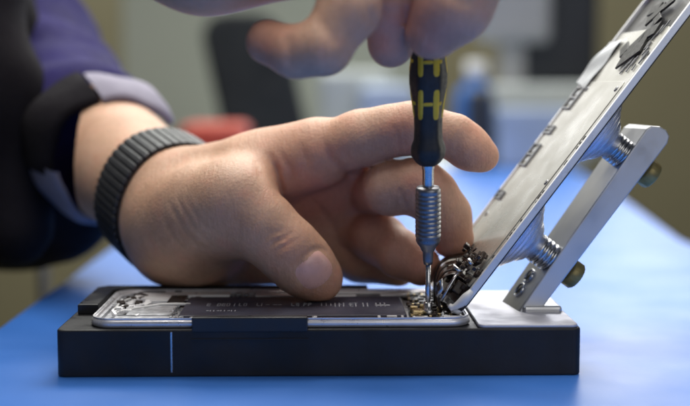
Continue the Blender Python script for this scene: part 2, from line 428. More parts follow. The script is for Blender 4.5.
# pull tabs / bright shields behind the battery
def part(name, m_, *boxes, bev=.25, parent=ph):
    for c, d in boxes: MB().box(c, d, bev).build(name, m_, parent)
part('shield_plate', 'shield', ((-53, 61, 20.9), (27, 8.5, 1.4)))
part('shield_plate', 'shield', ((-20, 58, 21.0), (17, 7, 1.4)))
part('bracket_clip', 'steel', ((-36, 61, 21), (3, 5, 1.4)), ((-39.5, 58.5, 21), (2.4, 3, 1)), ((-32.4, 60, 21), (2, 4, 1.2)))
part('side_rail', 'shield', ((20, 65.5, 21.1), (44, 1.6, .9)), ((6, 58.5, 21), (17, 2, .7)), ((31, 60, 21), (12, 3.4, .8)))
part('bracket_clip', 'steel', ((-49.5, 5.8, 21.1), (3.2, 2.2, 1.2)), ((-30, 6, 21.3), (2, 1.6, 1)), ((-3, 6, 21.3), (2.2, 1.6, 1)))
part('flex_strip', 'flex', ((10, 6, 20.9), (36, 3, .5)))
part('bracket_clip', 'shield', ((22, 5.6, 21.3), (1.2, 4, .8)), ((27, 6.6, 21.4), (4, 1, .8)), ((31, 5.5, 21.4), (1, 3, .9)), ((38, 6.5, 21.2), (6, 2.2, .5)))
# left end: haptic motor, speaker, dark module
part('speaker_module', 'shield', ((-71, 55, 20.9), (17, 15, 2.0)), ((-68, 45.5, 20.8), (12, 3, 1.6)))
part('haptic_motor', 'inner', ((-68, 22, 20.4), (18, 20, 2.2)), ((-69, 10, 20.2), (24, 4, 1.6)), bev=.5)
part('dark_module', 'blacktop', ((-60.5, 46, 20.9), (7, 18, 2.1)), ((-74, 66, 21.2), (12, 2, 1)), ((-62.5, 66, 21.4), (3, 2.4, 1.2)))
b_ = MB()
for k in range(46):
    cx, cy = rnd.gauss(-78.5, 3.4), rnd.gauss(33, 9)
    if cx < -84.5 or cx > -68: continue
    R = Matrix.Rotation(rnd.uniform(-.7, .7), 3, 'Z') @ Matrix.Rotation(rnd.uniform(-.3, .3), 3, 'X')
    b_.box((cx, cy, rnd.uniform(20.4, 22.0)), (rnd.uniform(.8, 3.4), rnd.uniform(1., 4.5), rnd.uniform(.5, 1.5)), .2, R)
b_.build('antenna_connectors', 'shield', ph)
b_ = MB()
for k in range(26):
    cx, cy = rnd.gauss(-78, 4), rnd.gauss(42, 9)
    if cx < -85 or cy > 65: continue
    R = Matrix.Rotation(rnd.uniform(-1, 1), 3, 'Z')
    b_.box((cx, cy, rnd.uniform(20.4, 22.1)), (rnd.uniform(1, 4), rnd.uniform(1., 4), rnd.uniform(.5, 1.3)), .15, R)
b_.build('dark_contacts', 'flex', ph)
b_ = MB(); b_.tube([(-82, 14, 20.8), (-80, 20, 21.4), (-72, 26, 21.9), (-66, 34, 21.6), (-60, 35, 21.6), (-54, 35.4, 21.4)], .55); b_.tube([(-84, 24, 21), (-83, 40, 21.6), (-80, 52, 21.4), (-74, 60, 21.4)], .5)
b_.build('antenna_wire', 'white', ph)
b_ = MB()
for k in range(30):
    cx, cy = rnd.uniform(-60, -50), rnd.uniform(6, 64)
    b_.box((cx, cy, 20.6+rnd.uniform(0, .9)), (rnd.uniform(.8, 2.5), rnd.uniform(.8, 3), .7), .15)
b_.build('small_components', 'steel', ph)
# logic board at the right
b_ = MB(); b_.prism([(34.5, 3.5), (53.5, 3.5), (53.5, 66), (34.5, 66), (34.5, 56), (38, 54), (38, 24), (34.5, 22)], 19.3, 20.7); lb = b_.build('logic_board', 'pcb', ph)
b_ = MB()
for k in range(120):
    cx, cy = rnd.uniform(35.5, 53), rnd.uniform(5, 64)
    b_.box((cx, cy, 21.0), (rnd.uniform(.5, 3), rnd.uniform(.5, 3.4), rnd.uniform(.4, 1.3)), .1)
b_.build('board_components', 'flex', lb)
b_ = MB()
for k in range(34):
    cx, cy = rnd.uniform(35, 52), rnd.uniform(6, 60)
    b_.box((cx, cy, 21.3), (rnd.uniform(.5, 1.5), rnd.uniform(.6, 2), rnd.uniform(.4, 1.2)), .1)
b_.build('contact_pads', 'gold', lb)
b_ = MB(); b_.box((37.4, 12, 21.9), (4.2, 5, 2.4), .4); b_.box((36.5, 20, 21.9), (3, 3, 2.4), .3); b_.box((41.5, 22, 22.4), (5, 2, 2), .3); b_.build('connector', 'gold', ph)
b_ = MB(); b_.box((50.6, 4.6, 21.5), (7.5, 2.2, .8), .2); b_.build('earpiece_mesh', 'shield', ph)
b_ = MB(); b_.lathe([(0, 5.4), (1.5, 5.4), (1.75, 5.0), (1.75, 2.6), (2.3, 2.4), (2.3, 0), (0, 0)], (41.6, 13.6, 20.4), (0, 0, 1), 20); b_.build('standoff_screw', 'steel', ph)

# ================================================================== DISPLAY held open by the cups
dp = thing('display_panel', 'lifted phone screen leaning on the suction cups, pale metal back plate towards the hand', 'screen', (51.6, 40, 23.2))
fr = (PB, pa, eyp, pn)
def P(s, y, n): return PB+pa*s+eyp*y+pn*n
RP = Matrix((pa, eyp, pn)).transposed()
def pbox(b_, s, y, n, ds, dy, dn, bev=.15, rot=0):
    b_.box(P(s, y, n), (ds, dy, dn), bev, RP @ Matrix.Rotation(rot, 3, 'Z'))
b_ = MB(); b_.prism(rrect(0, 161, 4, 75, 7), -2.2, -.5, .3, fr); b_.build('glass', 'blacktop', dp)
b_ = MB(); b_.ring(rrect(.2, 160.8, 3.9, 75.1, 7), rrect(2.2, 159, 6.0, 73.2, 5.5), -1.6, .9, fr); b_.build('bezel', 'panelrim', dp)
b_ = MB(); b_.prism(rrect(11, 139, 9, 72.6, 3), -.5, .25, .15, fr); b_.prism(rrect(15, 112, 12, 70, 3), .25, .55, .15, fr); b_.build('back_plate', 'panelface', dp)
b_ = MB()
for s0, s1, y in ((22, 46, 7.3), (52, 60, 7.3), (64, 86, 7.1), (92, 97, 7.4), (103, 121, 7.2), (126, 133, 7.3)):
    pbox(b_, (s0+s1)/2, y, -.2, s1-s0, 1.5, .6)
for k in range(16): pbox(b_, rnd.uniform(14, 130), rnd.uniform(8.6, 10.5), .3, rnd.uniform(.8, 2.5), .8, .4)
b_.build('rim_gasket', 'rubber', dp)
def clip(s, L, two):
    b_ = MB()
    b_.ring(rrect(s, s+L, 61, 73.4, .8, 3), rrect(s+.8, s+L-.8, 63, 71.6, .5, 3), .5, 1.3, fr)
    if two: pbox(b_, s+L/2, 67.2, .9, 1.0, 9, .8)
    o = b_.build('edge_clip', 'darksteel', dp)
    c_ = MB(); pbox(c_, s+L/2-L*.2, 67.2, .7, L*.2, 4, .3); pbox(c_, s+L/2+L*.22, 67.2, .7, L*.2, 4, .3); c_.build('clip_pad', 'film', o)
clip(48, 4.5, True); clip(66, 12, True); clip(83.5, 4.5, True); clip(97, 12, True)
for s_, y in ((18, 16), (18, 60), (40, 66), (62, 14), (108, 16), (108, 58)):
    MB().lathe([(1.2, .55), (1.2, .85), (.7, .9), (0, .75)], P(s_, y, 0), pn, 18).build('plate_screw', 'darksteel', dp)
# upper end flex traces and connectors
b_ = MB()
for s, y, a, L in ((126, 30, .5, 22), (131, 34, .9, 14), (136, 26, .3, 16), (128, 44, -.5, 12), (146, 38, .8, 14), (149, 44, .2, 12), (143, 30, -.4, 10), (151, 30, .6, 9)):
    pbox(b_, s, y, 1.2, L*.42, L*.8, .9, .2, a)
b_.build('flex_trace', 'rubber', dp)
b_ = MB()
for k in range(22): pbox(b_, rnd.uniform(117, 140), rnd.uniform(10, 28), .7, rnd.uniform(2, 7), rnd.uniform(.5, 1.2), .5, .1, rnd.uniform(-.2, .2))
b_.build('solder_trace', 'darksteel', dp)
# lifted protective film with a curl
vs, fs = [], []
nu, nv = 14, 10
for i in range(nu+1):
    for j in range(nv+1):
        u, v = i/nu, j/nv
        s = 108+26*u+3*v*(1-u); y = 60+18*v; n = .8+1.2*(v**1.5)*sin(pi*min(1, .25+u*.8))+.35*sin(u*9+v*3)
        vs.append(P(s, y, n))
for i in range(nu):
    for j in range(nv): fs.append([i*(nv+1)+j, (i+1)*(nv+1)+j, (i+1)*(nv+1)+j+1, i*(nv+1)+j+1])
n0 = len(vs); vs += [p+pn*.3 for p in vs]; fs += [[k+n0 for k in f][::-1] for f in fs]
b_ = MB(); b_.add(vs, fs, True); b_.build('protective_film', 'film', dp)
# cable bundle between panel foot and board
def curve(a, b, c, d, n=12):
    a, b, c, d = map(Vector, (a, b, c, d))
    return [a*(1-t)**3+b*3*t*(1-t)**2+c*3*t*t*(1-t)+d*t**3 for t in [i/n for i in range(n+1)]]
b_ = MB()
for k, (y0, w) in enumerate(((16, 3.2), (24, 4.0), (33, 3.2), (44, 4))):
    b_.tube(curve((47, y0, 21.5), (43+k, y0, 33+k*2), (50, y0+1, 42-k), P(12+k*3, y0+1, 1.5)), w, 10, .14)
b_.build('flex_cable', 'flex', dp)
b_ = MB()
for s, y, n, a in ((8, 14, 3, .2), (13, 18, 4.2, -.4), (19, 22, 4.5, .6), (15, 28, 5, -.2), (22, 15, 3, .5), (10, 34, 5, .1)):
    pbox(b_, s, y, n, rnd.uniform(3, 6), rnd.uniform(3, 6), rnd.uniform(2, 4.2), .6, a)
for k in range(80): pbox(b_, rnd.uniform(3, 25), rnd.uniform(8, 34), rnd.uniform(.8, 7.5), rnd.uniform(.6, 2.6), rnd.uniform(.6, 2.8), rnd.uniform(.4, 1.8), .2, rnd.uniform(-1, 1))
b_.build('sensor_assembly', 'flex', dp)
b_ = MB()
b_.tube([at(441, 301, 9), at(447, 290, 10), at(453, 280, 11), at(458, 272, 12)], [1.1, 1.4, 1.4, 1.1], 10, .5)
b_.tube([at(453, 265, 12), at(458, 270, 11), at(462, 271, 11)], .75, 8)
b_.tube([at(468, 259, 12), at(472, 265, 11)], .9, 8)
b_.tube([at(437, 284, 10), at(441, 280, 9), at(442, 289, 9), at(437, 297, 9)], .8, 8)
b_.build('sensor_bracket', 'steel', dp)
b_ = MB()
b_.tube([at(449, 305, 7), at(452, 308, 7), at(456, 306, 6), at(461, 303, 6), at(466, 298, 5), at(472, 291, 5)], [1.2, 1.9, 1.7, 2.4, 2.6, 1.4], 10, .75)
b_.tube([at(452, 310, 8), at(458, 312, 8), at(463, 308, 8)], [.9, 1.4, 1], 8)
b_.build('white_bracket', 'white', dp)

# ================================================================== SCREWDRIVER
T0 = Vector((41.6, 13.6, 22.5)); T1 = Vector((39.2, -7.5, 150)); ax = (T1-T0).normalized()
sd = thing('screwdriver', 'black and yellow precision screwdriver standing upright with its tip in the phone', 'screwdriver', T0)
def zt(py):  # height on the tool for a photo row
    lo, hi = 0., 160.
    for _ in range(40):
        m_ = (lo+hi)/2; p = T0+ax*m_-CAMP; y = 203-FPX*p.dot(cu)/p.dot(cf)
        if y > py: lo = m_
        else: hi = m_
    return lo
b_ = MB(); b_.lathe([(0, 0), (.75, .1), (.8, 3), (1.05, 5), (1.05, zt(262)), (0, zt(262))], T0, ax, 24); b_.build('blade', 'steel', sd)
pr_ = [(0, zt(264)), (1.7, zt(264)), (2.0, zt(260)), (2.1, zt(252)), (2.7, zt(250)), (3.1, zt(247)), (4.3, zt(243)), (4.8, zt(240))]
z0, z1 = zt(237), zt(193); nr = 10
for i in range(nr):
    a = z0+(z1-z0)*i/nr; d = (z1-z0)/nr
    pr_ += [(4.62, a), (4.95, a+d*.15), (4.95, a+d*.72), (4.62, a+d*.86)]
pr_ += [(4.8, z1), (4.8, zt(189)), (4.3, zt(187)), (0, zt(187))]
b_ = MB(); b_.lathe(pr_, T0, ax, 48); b_.build('rotating_collar', 'darksteel', sd)
b_ = MB(); b_.lathe([(2.15, zt(190)), (2.15, zt(170)), (2.4, zt(168)), (2.4, zt(160))], T0, ax, 6); b_.build('hex_shank', 'steel', sd)
hp = [(0, zt(165)), (3.2, zt(165)), (4.6, zt(162)), (6.2, zt(156)), (6.45, zt(150)), (6.3, zt(146)), (5.35, zt(139)), (5.15, zt(128)), (5.3, zt(115)), (5.7, zt(104)), (6.4, zt(92)), (6.9, zt(83)), (6.95, zt(75)), (6.7, zt(68)), (6.3, zt(60)), (6.2, zt(48)), (6.3, zt(30)), (5.6, zt(20)), (5.4, zt(0)), (5.0, zt(-8)), (0, zt(-8))]
hexm = lambda a, t: 1+.035*cos(6*a)
b_ = MB(); b_.lathe(hp, T0, ax, 72, hexm); hd = b_.build('handle', 'rubber', sd)
def hrad(t):
    for (r0, t0), (r1, t1) in zip(hp[1:], hp[2:]):
        if t0 <= t <= t1: return r0+(r1-r0)*(t-t0)/(t1-t0+1e-9)
    return 5
def inlay(b_, y0, y1, w0, w1, az):   # patch lying on the handle: rows y0..y1, lateral offsets w0..w1 (mm)
    n1, n2 = 8, 6; vs = []; fs = []
    for i in range(n1+1):
        t = zt(y0)+(zt(y1)-zt(y0))*i/n1; r = hrad(t)
        for j in range(n2+1):
            w = w0+(w1-w0)*j/n2
            e_ = min(1, 4*min(i, n1-i)/n1)*min(1, 3*min(j, n2-j)/n2)
            a = az+math.asin(max(-1, min(1, w/r))); rr = r*hexm(a, t)+.28*e_-.05
            e1 = (Vector((1, 0, 0))-ax*ax.x).normalized(); e2 = ax.cross(e1)
            vs.append(T0+ax*t+(e1*cos(a)+e2*sin(a))*rr)
    for i in range(n1):
        for j in range(n2): fs.append([i*(n2+1)+j, i*(n2+1)+j+1, (i+1)*(n2+1)+j+1, (i+1)*(n2+1)+j])
    b_.add(vs, fs, True)
b_ = MB()
for az in (-pi/2, -pi/2+2*pi/3, -pi/2-2*pi/3):
    for (ya, yb, yc, yd) in ((119, 86, 104, 100), (76, 44, 62, 58)):
        inlay(b_, ya, yb, -4.3, -2.2, az); inlay(b_, ya, yb, 1.3, 3.8, az); inlay(b_, yc, yd, -2.6, 1.6, az); inlay(b_, yc, yd, 3.6, 5.0, az)
b_.build('grip_inlay', 'yellow', hd)
b_ = MB(); b_.lathe([(0, zt(-9)), (4.2, zt(-9)), (5.8, zt(-12)), (6.2, zt(-18)), (5.6, zt(-24)), (0, zt(-25))], T0, ax, 40); b_.build('spinning_cap', 'rubber', sd)

# ================================================================== PERSON
pe = thing('person', 'technician in an indigo jacket, left thumb pressing the open phone, right fingers gripping the screwdriver', 'person', (-330, 420, -20))
n_ = Vector((.50, -.83, -.255)).normalized()            # forearm axis, towards the hand
W = at(177, 211, 100)
def FA(t): return W-n_*t
# ---- left hand
F = Field((-120, 8, 15), (78, 205, 132), .85)
A = lambda px, py, Y: np.array(at(px, py, Y))
pal = F.new()
F.cone(pal, FA(120), W, 34, 25, 8)                       # forearm
F.ell(pal, W, (27, 26, 26), 10)
for a, b2, ra, rb in (((180, 192, 90), (316, 153, 64), 19, 13.8), ((182, 205, 95), (330, 182, 84), 20, 13), ((182, 222, 96), (330, 212, 94), 20, 12.5), ((180, 238, 94), (318, 240, 98), 18, 13)):
    F.cone(pal, A(*a), A(*b2), ra, rb, 9)
F.cone(pal, A(335, 158, 74), A(372, 168, 72), 10, 9, 8); F.cone(pal, A(325, 182, 86), A(368, 188, 86), 13, 11.5, 8); F.cone(pal, A(328, 212, 94), A(368, 214, 88), 12.5, 11.5, 8); F.cone(pal, A(315, 240, 98), A(358, 244, 94), 12.5, 11, 8)
F.cone(pal, A(250, 172, 72), A(316, 153, 62), 15.5, 13.5, 6)
F.cone(pal, A(180, 240, 86), A(300, 256, 104), 21, 17, 8); F.cone(pal, A(200, 262, 100), A(300, 268, 100), 19, 17, 8)      # heel, little finger side
F.cone(pal, A(182, 222, 74), A(224, 214, 54), 22, 19, 9)      # ball of the thumb
F.cone(pal, A(181, 228, 84), A(200, 236, 72), 23, 20.5, 9)
thb = F.new()
F.cone(thb, A(205, 212, 62), A(236, 206, 46), 19.5, 16.6, 6)
F.cone(thb, A(236, 206, 46), A(262, 227, 41), 16.6, 13.6, 6)
F.cone(thb, A(262, 227, 41), A(288, 250, 38), 13.8, 13.0, 5)
F.cone(thb, A(288, 250, 38), A(304, 266, 39), 12.9, 12.4, 4)
F.cone(thb, A(304, 266, 39), A(318, 278, 41), 12.3, 10.4, 4)
pal = smin(pal, thb, 9)
F.cone(pal, A(262, 160, 70), A(242, 190, 55), 8, 12, 10)        # web of the thumb
idx_ = F.new()
F.cone(idx_, A(318, 153, 62), A(362, 138, 52), 13.2, 11.2, 5)
F.cone(idx_, A(362, 138, 52), A(390, 131, 48), 11.0, 10.0, 5); F.cone(idx_, A(390, 131, 48), A(412, 128, 45), 10.0, 10.7, 5)
F.cone(idx_, A(412, 128, 45), A(434, 131, 42), 10.5, 8.9, 3)
F.cone(idx_, A(434, 131, 42), A(454, 137, 40), 8.9, 9.2, 3)
F.cone(idx_, A(454, 137, 40), A(468, 146, 40), 9.0, 8.6, 3)
F.cone(idx_, A(468, 146, 40), A(483, 156, 40), 8.6, 6.6, 3)
F.ell(idx_, A(472, 153, 38), (8, 7.5, 7), 4)
mid = F.new()
F.cone(mid, A(370, 190, 80), A(391, 188, 50), 10.6, 10.4, 3)
F.cone(mid, A(391, 188, 50), A(418, 186, 44), 10.4, 10.8, 5)
F.cone(mid, A(418, 186, 44), A(432, 196, 46), 10.8, 10.2, 4)
F.cone(mid, A(432, 196, 46), A(446, 215, 50), 10.2, 9.7, 4)
F.cone(mid, A(446, 215, 50), A(453, 238, 52), 9.7, 8.6, 4)
rin = F.new()
F.cone(rin, A(358, 228, 88), A(382, 240, 72), 11, 10.0, 5)
F.cone(rin, A(378, 238, 72), A(400, 254, 60), 10.2, 9.5, 5)
F.cone(rin, A(400, 254, 60), A(421, 266, 54), 9.5, 8.2, 4)
pin = F.new()
F.cone(pin, A(318, 242, 98), A(362, 262, 88), 10.5, 9.2, 5)
F.cone(pin, A(362, 262, 88), A(398, 269, 76), 9.0, 7.6, 4)
D = smin(pal, idx_, 4)
for f_ in (mid, rin, pin): D = np.minimum(D, smin(pal, f_, 2.5))
D = smin(D, np.minimum(np.minimum(mid, rin), pin), 1.2)
F.G = np.zeros_like(D)
g = lambda pts, dep, w: F.groove(D, [A(*p) for p in pts], dep, w)
# palm and thumb creases
g([(172, 196, 62), (178, 208, 58), (188, 226, 56), (200, 240, 56), (214, 250, 58)], .9, 1.0)
g([(180, 192, 58), (187, 206, 56), (198, 222, 54), (212, 237, 54), (226, 246, 54)], .8, .9)
g([(190, 192, 56), (197, 206, 54), (208, 220, 52), (222, 232, 52)], .6, .8)
g([(165, 208, 62), (172, 224, 60), (182, 240, 60), (192, 250, 60)], .6, .9)
g([(262, 240, 30), (270, 234, 28), (279, 232, 27), (290, 226, 30)], .55, .8)
g([(266, 250, 28), (274, 242, 27), (284, 238, 26), (297, 230, 29)], .8, .9)
g([(272, 256, 28), (280, 248, 27), (290, 243, 26), (302, 236, 29)], .6, .8)
g([(276, 247, 27), (286, 246, 26), (297, 241, 28)], .4, .7)
g([(266, 150, 52), (276, 168, 56), (281, 186, 62), (283, 205, 68)], 1.6, 1.5)
g([(300, 140, 52), (306, 158, 58), (306, 176, 66)], .9, 1.6)
g([(254, 158, 52), (262, 174, 54), (266, 188, 56)], .8, 1.2)
g([(356, 150, 52), (362, 166, 56)], .6, 1.0)
g([(460, 132, 34), (455, 152, 36)], .35, .7)
g([(278, 148, 54), (290, 166, 60), (295, 188, 66)], .8, 1.2)
g([(322, 135, 52), (330, 158, 58), (346, 172, 68), (366, 178, 70)], 1.3, 1.5)
g([(345, 150, 50), (350, 165, 54)], .7, 1.2)
g([(306, 190, 78), (320, 206, 84), (334, 226, 88), (338, 250, 88)], .8, 1.5)
g([(396, 128, 36), (400, 150, 40)], .6, .9); g([(403, 126, 36), (406, 150, 40)], .5, .9)
g([(450, 128, 34), (446, 150, 36)], .5, .8)
g([(400, 190, 36), (405, 206, 38)], .6, .8); g([(436, 218, 38), (428, 206, 38)], .5, .8)
# thumbnail bed: slight flattening
def surf(F_, D_, p, d):
    """march from p along d to the surface"""
    p = np.array(p, float); d = np.array(Vector(d).normalized())
    for k in range(200):
        i = np.round((p-F_.lo)/F_.h).astype(int)
        if (i < 1).any() or (i >= F_.n-1).any(): break
        fq = (p-F_.lo)/F_.h; i0 = np.floor(fq).astype(int); w_ = fq-i0; v = 0.
        for kx in (0, 1):
            for ky in (0, 1):
                for kz in (0, 1):
                    v += D_[i0[0]+kx, i0[1]+ky, i0[2]+kz]*abs(1-kx-w_[0])*abs(1-ky-w_[1])*abs(1-kz-w_[2])
        v = float(v)
        if v > -.05: 
            gx = np.array([D_[i[0]+1, i[1], i[2]]-D_[i[0]-1, i[1], i[2]], D_[i[0], i[1]+1, i[2]]-D_[i[0], i[1]-1, i[2]], D_[i[0], i[1], i[2]+1]-D_[i[0], i[1], i[2]-1]])
            return Vector(p-d*v), Vector(gx).normalized()
        p = p+d*max(.1, -v*.9)
    return Vector(p), Vector(d)
tc_ = at(313, 276, 40); nc, nu_ = surf(F, D, tc_, Vector((.12, -1, .30)))
nf = at(321, 288, 41)-at(300, 262, 39); nf = (nf-nu_*nf.dot(nu_)).normalized(); ns = nf.cross(nu_); NW, NL = 14.5, 15.0
up_ = [nc+ns*(cos(q)*NW*.54)+nf*(-1.2-sin(q)*NL*.50) for q in [pi*i/12 for i in range(13)]]
up_ = [up_[0]+nf*5]+up_+[up_[-1]+nf*5]
F.groove(D, up_, .85, .8)
D = D+F.G
F.Dt = D.copy()
zc = 21.75
Zg = F.ax[2][None, None, :]
D = -smin(-D, (Zg-zc)*np.ones_like(D), 1.5)       # flattened where it rests on the phone
# cup behind wrist hidden by the block side: leave as is
V, Q = F.mesh(D, 1)
tips = [(A(322, 284, 36), 11), (A(478, 152, 38), 13), (A(455, 240, 46), 13), (A(420, 266, 50), 16), (A(408, 128, 40), 9), (A(289, 250, 30), 8), (A(325, 172, 70), 26), (A(300, 210, 72), 22), (A(425, 186, 36), 9)]
fl = np.zeros(len(V))
for (c, r) in tips: fl += np.exp(-((V-c)**2).sum(1)/r**2)*.6
# keep only the outside of the forearm inside the sleeve
# ---- right hand (above, nearer)
F2 = Field((-95, -85, 110), (85, 45, 205), 1.3)
p2 = F2.new()
A2 = A
F2.cone(p2, A2(60, -130, 10), A2(205, -68, -15), 32, 27, 8)
F2.cone(p2, A2(205, -68, -15), A2(300, -72, -15), 27, 22, 12)
F2.cone(p2, A2(225, -60, -25), A2(330, -58, -25), 21, 17, 10)
F2.cone(p2, A2(300, -75, -10), A2(400, -60, -5), 22, 17, 10)
F2.cone(p2, A2(330, -75, -25), A2(450, -70, -20), 20, 16, 10)
fp = F2.new()      # little finger, curled back to the left
F2.cone(fp, A2(352, -42, -30), A2(350, 8, -40), 11.5, 10.2, 5)
F2.cone(fp, A2(350, 8, -40), A2(323, 47, -42), 10.2, 9.4, 5)
F2.cone(fp, A2(323, 47, -42), A2(296, 52, -38), 9.2, 8.3, 4)
F2.cone(fp, A2(296, 52, -38), A2(268, 42, -32), 8.6, 7.9, 4)
fr_ = F2.new()     # ring finger
F2.cone(fr_, A2(384, -45, -12), A2(392, 0, -20), 11, 10, 5)
F2.cone(fr_, A2(392, 0, -20), A2(391, 44, -16), 10, 8.6, 5)
fm = F2.new()      # middle finger behind the handle
F2.cone(fm, A2(420, -55, 5), A2(424, -5, 20), 11, 9.5, 5)
F2.cone(fm, A2(424, -5, 20), A2(418, 30, 16), 9.5, 8, 4)
ft = F2.new()      # thumb across the handle
F2.cone(ft, A2(458, -75, -20), A2(466, -32, -34), 17, 14, 5)
F2.cone(ft, A2(466, -32, -34), A2(455, 4, -34), 14, 13, 5)
F2.cone(ft, A2(455, 4, -34), A2(433, 30, -29), 12.6, 10.4, 5)
D2 = p2
for f_ in (fp, fr_, fm, ft): D2 = np.minimum(D2, smin(p2, f_, 5))
F2.G = np.zeros_like(D2)
F2.groove(D2, [A2(362, -5, -50), A2(372, 20, -50)], 1.2, 1.6); F2.groove(D2, [A2(402, -5, -36), (A2(414, 45, -36))], 1.3, 1.2); F2.groove(D2, [A2(448, -6, -48), A2(470, 4, -48)], .9, 1.2); F2.groove(D2, [A2(380, 12, -30), A2(402, 12, -30)], .9, 1.2)
F2.groove(D2, [A2(288, 40, -46), A2(292, 66, -44)], 1.2, 1.3); F2.groove(D2, [A2(322, 25, -46), A2(334, 40, -50)], 1.2, 1.5)
D2 = D2+F2.G
V2, Q2 = F2.mesh(D2, 2)
fl2 = np.zeros(len(V2))
for (c, r) in ((A2(266, 42, -36), 14), (A2(392, 35, -22), 22), (A2(436, 24, -38), 12)): fl2 += .7*np.exp(-((V2-c)**2).sum(1)/r**2)
VV = np.concatenate([V, V2]); QQ = np.concatenate([Q, Q2+len(V)])
body = mesh_obj('body', VV, QQ, 'skin', pe)
at_ = body.data.attributes.new('flush', 'FLOAT', 'POINT'); at_.data.foreach_set('value', np.clip(np.concatenate([fl, fl2]), 0, 1).astype(np.float32))

# nails: curved plates on the finger surface
def nail(c, up, fwd, w, l, rc, name='fingernail', lift=.15):
    """c = centre on the surface, up = outward normal, fwd = towards the tip"""
    up = Vector(up).normalized(); fwd = Vector(fwd); fwd = (fwd-up*fwd.dot(up)).normalized(); sd_ = fwd.cross(up)
    vs, fs = [], []; nu, nv = 16, 18
    for i in range(nu+1):
        for j in range(nv+1):
            u = -1+2*i/nu; v = -1+2*j/nv
            x = u*w/2*(1-abs(v)**4*.28); y = v*l/2*(1-.16*u*u)
            q, _n = surf(F, F.Dt, Vector(c)-up*7+sd_*x*.8+fwd*y*.95, up+sd_*(x/w*.9)+fwd*.0)
            e = max(abs(u), abs(v)); z = lift if e < .8 else lift-(e-.8)/.2*.45
            vs.append(q+_n*z)
    for _ in range(5):
        o_ = [p.copy() for p in vs]
        for i in range(1, nu):
            for j in range(1, nv):
                k = i*(nv+1)+j; vs[k] = o_[k]*.4+(o_[k-1]+o_[k+1]+o_[k-nv-1]+o_[k+nv+1])*.15
    for i in range(nu):
        for j in range(nv): fs.append([i*(nv+1)+j, (i+1)*(nv+1)+j, (i+1)*(nv+1)+j+1, i*(nv+1)+j+1])
    b_ = MB(); b_.add(vs, fs, True); return b_.build(name, 'nail', body)
nail(nc, nu_, nf, NW, NL, 8.2, lift=.38)

# ---- clothes
F3 = Field((-640, -120, -260), (-40, 660, 520), 6)
jk = F3.new()
def off(p): return np.array(p)
EL = FA(265)
F3.cone(jk, FA(104), EL, 37, 55, 14)
F3.cone(jk, EL, (-330, 395, 420), 56, 74, 20)
# right sleeve, out of the picture above
F3.cone(jk, (-150, -20, 235), (-330, 90, 330), 46, 58, 14)
F3.cone(jk, (-330, 90, 330), (-420, 260, 480), 60, 76, 20)
# folds
X, Y, Z = np.meshgrid(*F3.ax, indexing='ij', sparse=True)
t_ = ((X-W.x)*-n_.x+(Y-W.y)*-n_.y+(Z-W.z)*-n_.z)
fold = 2.6*np.sin(t_/11.+.035*X+1.3*np.sin(Z/24.))+1.6*np.sin(t_/5.7+Z/17.+X/29)
jk = jk+fold.astype(np.float32)
jk = np.maximum(jk, np.where(t_ < 400, 104-t_, -100).astype(np.float32)*np.where((X > -260) & (Y > 60), 1, -1))  # sleeve end
V3, Q3 = F3.mesh(jk, 1)
jkt = mesh_obj('jacket', V3, Q3, 'indigo', pe)
tr = F3.new()
F3.cone(tr, (-420, 420, -120), (-440, 400, 330), 150, 165, 30)
F3.ell(tr, (-300, 430, 40), (95, 110, 75), 30)
F3.cone(tr, (-330, 380, 0), (-215, 350, 52), 70, 40, 30)
F3.cone(tr, at(76, 196, 250), at(-30, 150, 300), 30, 80, 20)
F3.cone(tr, at(60, 222, 250), at(-30, 225, 290), 16, 26, 20)
F3.cone(tr, at(-8, 120, 230), at(-80, -60, 260), 34, 60, 20)
F3.cone(tr, at(22, 222, 180), at(-22, 110, 185), 22, 36, 20)
F3.cone(tr, at(-22, 110, 185), at(-40, -60, 190), 32, 30, 20)
F3.cone(tr, FA(150)+Vector((-52, 10, -25)), FA(290)+Vector((-60, 20, -40)), 46, 66, 20)
tr = tr+(3.5*np.sin(X/21+Z/33.)+2.5*np.sin(Y/15.+Z/19.)).astype(np.float32)
V4, Q4 = F3.mesh(tr, 1)
mesh_obj('vest', V4, Q4, 'darkcloth', pe)
# shirt cuff: folded-back lavender band round the forearm
e1 = (Vector((0, 0, 1))-n_*n_.z).normalized()
def wob(a, t): return 1+.035*sin(3*a+.7)+.02*sin(7*a+t*.1)
b_ = MB(); b_.lathe([(31, -74), (32.5, -72.5), (34.5, -77), (36.8, -86), (38.5, -98), (38.5, -108)], W, n_, 40, wob, radians(178), radians(275)); b_.build('shirt_cuff', 'lav', pe)
b_ = MB(); b_.lathe([(31, -81), (33, -79), (36.5, -82), (39.5, -92), (41.5, -104), (38, -108)], W, n_, 60, wob, radians(99), radians(184)); b_.build('knit_cuff', 'darkcloth', pe)
b_ = MB(); b_.lathe([(31.5, -80), (33, -77), (36, -80), (39.0, -90), (41.0, -101), (37.5, -104)], W, n_, 40, wob, radians(24), radians(97)); b_.build('cuff_flap', 'lav', pe)

# ---- watch band
wb = thing('wristwatch', 'black link bracelet watch worn on the left wrist', 'watch', FA(10))
BT = 13
nl = 54
